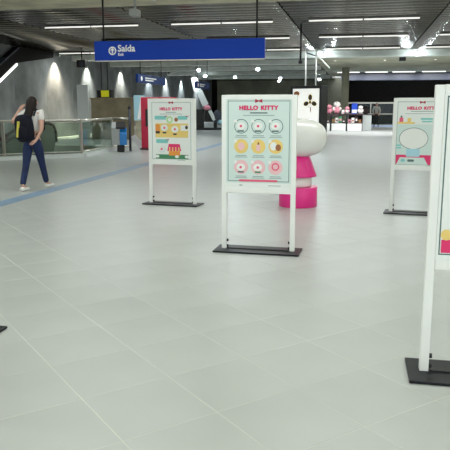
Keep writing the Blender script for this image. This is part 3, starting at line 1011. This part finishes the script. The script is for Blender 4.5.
t = thing('hanging_white_panel', 'large tilted white panel hanging in front of small far sign', 'panel', (-10.25, 40.0, 0), R(14))
MB().prism_y([(-.28, 3.2), (.05, 3.3), (.42, 2.62), (.10, 2.38), (-.12, 2.42)], -.05, .05).build('panel_sheet', 'white_panel', t)
MB().tube((0, 0, 3.2), (0, 0, 4.03), .012).build('panel_wire', 'black', t)

# ------------------------------------------------------------------ shop tables with toys
def shop_table(x0, label):
    t = thing('display_table', label, 'display table', (x0, 40.2, 0), 0, 'shop display tables')
    for x in (-.45, .45):
        for y in (-.3, .3):
            MB().box(x - .022, x + .022, y - .022, y + .022, 0, 1.0).build('leg', 'black', t)
    MB().bbox(-.47, .47, -.33, .33, .95, 1.03, .01).build('top_shelf', 'plush_dark', t)
    MB().bbox(-.43, .43, -.31, .31, .46, .50, .008).build('middle_shelf', 'plush_dark', t)
    MB().bbox(-.43, .43, -.31, .31, .02, .455, .008).build('white_drawer_box', 'white_paint', t)
    return t
tabs = [-2.24, -1.29, -.34]
for x, l in zip(tabs, ('shop display table half hidden by the kiosk', 'shop display table with the big pink toy', 'shop display table nearest the glass partition')):
    shop_table(x, l)
def toy(x, y, z, s, mats, label):
    t = thing('plush_toy', label, 'toy', (x, y, z), 0, 'toys on the shop tables')
    MB().ball((0, 0, .17 * s), .15 * s, .13 * s, .17 * s).build('toy_body', mats[0], t)
    MB().ball((0, -.02 * s, .42 * s), .16 * s, .14 * s, .13 * s).build('toy_head', mats[1], t)
    for k in (-1, 1):
        MB().ball((k * .15 * s, -.05 * s, .22 * s), .05 * s, .05 * s, .09 * s).build('toy_arm', mats[1], t)
toy(-1.42, 40.1, 1.031, 1.35, ('plush_pink', 'plush_white'), 'big pink and white plush toy on the shop table')
toy(-1.88, 40.1, 1.031, 1.0, ('plush_pink', 'plush_pink'), 'all-pink plush toy beside the black kiosk')
toy(-2.32, 40.1, 1.031, 1.0, ('plush_dark', 'plush_pink'), 'dark plush toy with pink head behind the kiosk')
toy(-.80, 40.1, 1.031, .8, ('plush_white', 'plush_pink'), 'white plush toy with pink head under the blue toy')
toy(-.02, 40.1, 1.031, .9, ('plush_white', 'plush_white'), 'all-white plush toy on the last shop table')
t = thing('boxed_toy', 'white toy box beside the big pink toy', 'box', (-1.05, 40.05, 1.031))
MB().bbox(-.08, .08, -.12, .12, 0, .24, .01).build('box_body', 'plush_white', t)
MB().box(-.06, .06, -.125, -.12, .04, .12).build('box_print', 'ink_pink', t)
t = thing('boxed_toy', 'cobalt blue toy box standing high on the last shop table', 'box', (-.38, 40.25, 1.031))
MB().bbox(-.17, .17, -.1, .1, .0, .64, .01).build('box_body', 'plush_blue', t)
MB().box(-.15, .15, -.105, -.1, .05, .25).build('box_print', 'plush_white', t)
cols = ['plush_dark', 'plush_pink', 'plush_white', 'plush_dark', 'ink_brown', 'plush_white', 'ink_green']
kc = 0
for ti, tx in enumerate(tabs):
    for k in range(4):
        hh = .20 + .10 * ((k * 7 + ti * 3) % 3)
        t = thing('small_package', 'small packaged goods on the middle shelf, ' + ORD[k] + ' package of ' + ('the table by the kiosk', 'the middle table', 'the last table')[ti],
                  'package', (tx - .31 + k * .205, 40.02, .501), 0, 'packages on the middle shelves')
        MB().bbox(-.085, .085, -.08, .08, 0, hh, .01).build('package_body', cols[kc % 7], t)
        MB().box(-.05, .05, -.084, -.08, hh * .3, hh * .6).build('package_print', cols[(kc + 2) % 7], t)
        kc += 1
t = thing('shop_counter', 'pale shop counter with dark top next to the last table', 'counter', (.33, 41.5, 0))
MB().bbox(-.20, .34, -.3, .3, 0, .95, .01).build('counter_body', 'white_panel', t)
MB().bbox(-.22, .36, -.32, .32, .95, 1.0, .01).build('counter_top', 'plush_dark', t)
t = thing('dark_bag', 'dark bag standing on the pale shop counter', 'bag', (.30, 41.4, 1.0))
MB().ball((0, 0, .2), .2, .14, .2, e=.7).build('bag_body', 'plush_dark', t)
MB().path([(-.08, 0, .38), (-.06, 0, .52), (.06, 0, .52), (.08, 0, .38)], .015).build('bag_handle', 'black', t)

# glass partition before the recess
gp = thing('glass_partition', 'glass partition with steel rail before the dark recess', 'partition', (0, 52.2, 0))
for k in range(6):
    x0 = -1.0 + k * 1.75
    MB().box(x0 + .05, x0 + 1.70, -.01, .01, .06, 1.68).build('glass_pane', 'glass_far', gp)
    MB().box(x0 - .04, x0 + .04, -.04, .04, 0, 1.74).build('post', 'steel', gp)
MB().box(-1.0, 9.5, -.05, .05, 1.68, 1.80).build('top_rail', 'steel', gp)
MB().box(-1.0, 9.5, -.03, .03, .86, .92).build('middle_rail', 'steel', gp)
MB().box(-1.0, 9.5, -.03, .03, 0, .06).build('bottom_rail', 'steel', gp)

# ------------------------------------------------------------------ people
def finger_chains(verts, edges, radii, palm, wrist, side, curl):
    """five fingers from a palm vertex; side = across the palm, curl = bending direction"""
    w, p = Vector(verts[wrist]), Vector(verts[palm])
    d = (p - w).normalized()
    side, curl = Vector(side).normalized(), Vector(curl).normalized()
    for k, (o, L) in enumerate(((-.030, .060), (-.010, .074), (.010, .070), (.029, .054))):
        b = p + side * o + d * .022
        m = b + d * L * .5 + curl * L * .10
        e = m + d * L * .38 + curl * L * .32
        i = len(verts)
        verts += [b, m, e]
        radii += [.0095, .0085, .0075]
        edges += [(palm, i), (i, i + 1), (i + 1, i + 2)]
    b = w + d * .035 - side * .034
    e = b + (d * .6 - side * .5).normalized() * .045 + curl * .012
    i = len(verts)
    verts += [b, e]
    radii += [.011, .009]
    edges += [(palm, i), (i, i + 1)]

def person(label, cat, loc, rz, J, F, mats, height_scale=1.0, hairdo='long', shoes='shoe', long_sleeve=False):
    t = thing('person', label, cat, loc, rz)
    F = Vector(F).normalized()
    RT = Vector((F.y, -F.x, 0))
    names = ['pelvis', 'spine', 'chest', 'neck', 'head_low', 'head_mid', 'head_top']
    verts = [Vector(J[n]) for n in names]
    radii = [.118, .098, .118, .050, .058, .086, .066]
    edges = [(i, i + 1) for i in range(6)]
    idx = {n: i for i, n in enumerate(names)}
    def add(n, r, frm):
        idx[n] = len(verts)
        verts.append(Vector(J[n]))
        radii.append(r)
        edges.append((idx[frm], idx[n]))
    for s in ('l', 'r'):
        add(s + '_shoulder', .058, 'chest')
        add(s + '_elbow', .040, s + '_shoulder')
        add(s + '_wrist', .026, s + '_elbow')
        add(s + '_palm', .030, s + '_wrist')
        add(s + '_hip', .092, 'pelvis')
        add(s + '_knee', .056, s + '_hip')
        add(s + '_ankle', .036, s + '_knee')
        add(s + '_toe', .030, s + '_ankle')
    for s in ('l', 'r'):
        fore = (Vector(J[s + '_palm']) - Vector(J[s + '_elbow'])).normalized()
        side = fore.cross(F)
        if side.length < .2:
            side = fore.cross(Vector((0, 0, 1)))
        finger_chains(verts, edges, radii, idx[s + '_palm'], idx[s + '_wrist'], side, F)
    # nose
    i = len(verts)
    hm = Vector(J['head_mid'])
    skin_mesh('body', verts, edges, radii, 'skin', t, 0, 2)
    MB().ball(tuple(hm + F * .092 + Vector((0, 0, -.015))), .014, .014, .020).build('nose', 'skin', t)
    for k in (-1, 1):
        MB().ball(tuple(hm + F * .082 + RT * .032 * k + Vector((0, 0, .014))), .010).build('eye', 'ink_black', t)
        MB().ball(tuple(hm + RT * .088 * k + Vector((0, 0, -.005))), .012, .018, .026).build('ear', 'skin', t)
    MB().ball(tuple(hm + F * .082 + Vector((0, 0, -.052))), .020, .012, .007).build('mouth', 'ink_rose', t)
    # trousers
    tv, tr, te = [Vector(J['spine']) * .35 + Vector(J['pelvis']) * .65, Vector(J['pelvis'])], [.118, .134], [(0, 1)]
    for s in ('l', 'r'):
        b = len(tv)
        hp, kn, an = Vector(J[s + '_hip']), Vector(J[s + '_knee']), Vector(J[s + '_ankle'])
        tv += [hp, hp.lerp(kn, .5), kn, an + (kn - an) * .02]
        tr += [.106, .088, .066, .054]
        te += [(1, b), (b, b + 1), (b + 1, b + 2), (b + 2, b + 3)]
    skin_mesh('trousers', tv, te, tr, mats['legs'], t, 1, 2)
    # top
    sv, sr, se = [Vector(J['pelvis']).lerp(Vector(J['spine']), .02), Vector(J['spine']), Vector(J['chest']), Vector(J['neck']) + Vector((0, 0, -.045))], [.140, .118, .136, .064], [(0, 1), (1, 2), (2, 3)]
    for s in ('l', 'r'):
        b = len(sv)
        sh, el, wr = Vector(J[s + '_shoulder']), Vector(J[s + '_elbow']), Vector(J[s + '_wrist'])
        if long_sleeve:
            sv += [sh, el, wr]
            sr += [.072, .054, .042]
            se += [(2, b), (b, b + 1), (b + 1, b + 2)]
        else:
            sv += [sh, sh.lerp(el, .55)]
            sr += [.072, .058]
            se += [(2, b), (b, b + 1)]
    skin_mesh('shirt', sv, se, sr, mats['top'], t, 2, 2)
    # shoes
    for s in ('l', 'r'):
        an, to = Vector(J[s + '_ankle']), Vector(J[s + '_toe'])
        d = (to - an)
        d.z = 0
        d.normalize()
        heel = Vector((an.x, an.y, max(.042, an.z - .055))) - d * .045
        mid = heel.lerp(Vector((to.x, to.y, .040)), .55)
        tip = Vector((to.x, to.y, .036)) + d * .045
        skin_mesh('shoe', [heel, mid, tip], [(0, 1), (1, 2)], [.046, .044, .036], mats['shoe'], t, 0, 2)
    # hair
    H = Vector(J['head_mid'])
    T = Vector(J['head_top'])
    if hairdo == 'long':
        hv = [T + F * .02 + Vector((0, 0, .012)), H - F * .035 + Vector((0, 0, .03)), H - F * .075 + Vector((0, 0, -.09)), H - F * .11 + Vector((0, 0, -.20)), H - F * .15 + Vector((0, 0, -.30)), H - F * .16 + Vector((0, 0, -.37))]
        skin_mesh('hair', hv, [(i, i + 1) for i in range(5)], [.070, .104, .100, .098, .070, .034], mats['hair'], t, 0, 2)
    else:
        hv = [T + F * .015 + Vector((0, 0, .008)), H - F * .03 + Vector((0, 0, .035)), H - F * .05 + Vector((0, 0, -.03))]
        skin_mesh('hair', hv, [(0, 1), (1, 2)], [.082, .104, .084], mats['hair'], t, 0, 2)
    return t

# walking woman with backpack: local x = across the view, y = away, z = up
J = dict(pelvis=(-.02, 0, .90), spine=(-.01, .02, 1.10), chest=(.01, .03, 1.29), neck=(.02, .05, 1.44), head_low=(.02, .055, 1.48), head_mid=(.03, .075, 1.565), head_top=(.025, .07, 1.645),
         l_shoulder=(-.125, .125, 1.385), l_elbow=(-.36, .16, 1.20), l_wrist=(-.235, .27, 1.40), l_palm=(-.195, .285, 1.46),
         r_shoulder=(.15, -.055, 1.385), r_elbow=(.150, -.15, 1.10), r_wrist=(.045, -.235, .905), r_palm=(-.005, -.25, .868),
         l_hip=(-.09, .05, .86), l_knee=(-.15, -.03, .46), l_ankle=(-.23, -.24, .095), l_toe=(-.15, -.12, .04),
         r_hip=(.055, -.05, .86), r_knee=(.125, .11, .47), r_ankle=(.195, .22, .085), r_toe=(.295, .33, .04))
wl_, wr_ = (-5.76, 10.68, 0), R(28)
person('person in white top and jeans walking past the balustrade', 'person', wl_, wr_, J, (.62, .78, 0), dict(legs='jeans', top='shirt', shoe='shoe', hair='hair'))
bp = thing('backpack', 'navy backpack with a yellow stripe on the walking person', 'backpack', wl_, wr_)
Fw = Vector((.62, .78, 0)).normalized()
ang = math.atan2(-Fw.x, Fw.y)
mxb = Matrix.Translation(Vector((-.142, -.170, 1.11))) @ Matrix.Rotation(ang, 4, 'Z') @ Matrix.Rotation(R(-6), 4, 'Y')
MB().ball((0, 0, 0), .165, .115, .245, 24, 16, mx=mxb, e=.62).build('pack_body', 'navy', bp)
MB().ball((0, -.085, -.08), .125, .05, .12, 20, 12, mx=mxb, e=.65).build('front_pocket', 'navy', bp)
mxs = mxb @ Matrix.Translation(Vector((-.035, -.128, .0))) @ Matrix.Rotation(R(14), 4, 'Y')
MB().bbox(-.017, .017, -.02, .02, -.15, .13, .006, mx=mxs).build('yellow_stripe', 'yellow', bp)
RTw = Vector((Fw.y, -Fw.x, 0))
for k in (-1, 1):
    c = Vector((.01, .03, 0)) + RTw * .105 * k
    pts = [c - Fw * .11 + Vector((0, 0, 1.33)), c - Fw * .03 + Vector((0, 0, 1.445)), c + Fw * .09 + Vector((0, 0, 1.40)), c + Fw * .145 + RTw * .02 * k + Vector((0, 0, 1.28)), c + Fw * .10 + RTw * .05 * k + Vector((0, 0, 1.08)), c - Fw * .10 + RTw * .03 * k + Vector((0, 0, 1.0))]
    MB().path([tuple(p) for p in pts], .016).build('shoulder_strap', 'navy', bp)

# standing man far away
J2 = dict(pelvis=(0, 0, .93), spine=(0, 0, 1.13), chest=(0, 0, 1.33), neck=(0, -.01, 1.49), head_low=(0, -.01, 1.54), head_mid=(0, -.02, 1.63), head_top=(0, -.01, 1.71),
          l_shoulder=(.18, 0, 1.43), l_elbow=(.25, .03, 1.16), l_wrist=(.20, -.10, .95), l_palm=(.18, -.13, .89),
          r_shoulder=(-.18, 0, 1.43), r_elbow=(-.25, .03, 1.16), r_wrist=(-.20, -.10, .95), r_palm=(-.18, -.13, .89),
          l_hip=(.09, 0, .89), l_knee=(.13, -.02, .49), l_ankle=(.15, 0, .085), l_toe=(.18, -.13, .04),
          r_hip=(-.09, 0, .89), r_knee=(-.12, -.02, .49), r_ankle=(-.14, 0, .085), r_toe=(-.17, -.13, .04))
person('person in white shirt and black trousers standing by glass partition', 'person', (1.12, 48.3, .0), R(-4), J2, (0, -1, 0),
       dict(legs='trousers', top='shirt', shoe='trousers', hair='hair'), hairdo='short', long_sleeve=True)
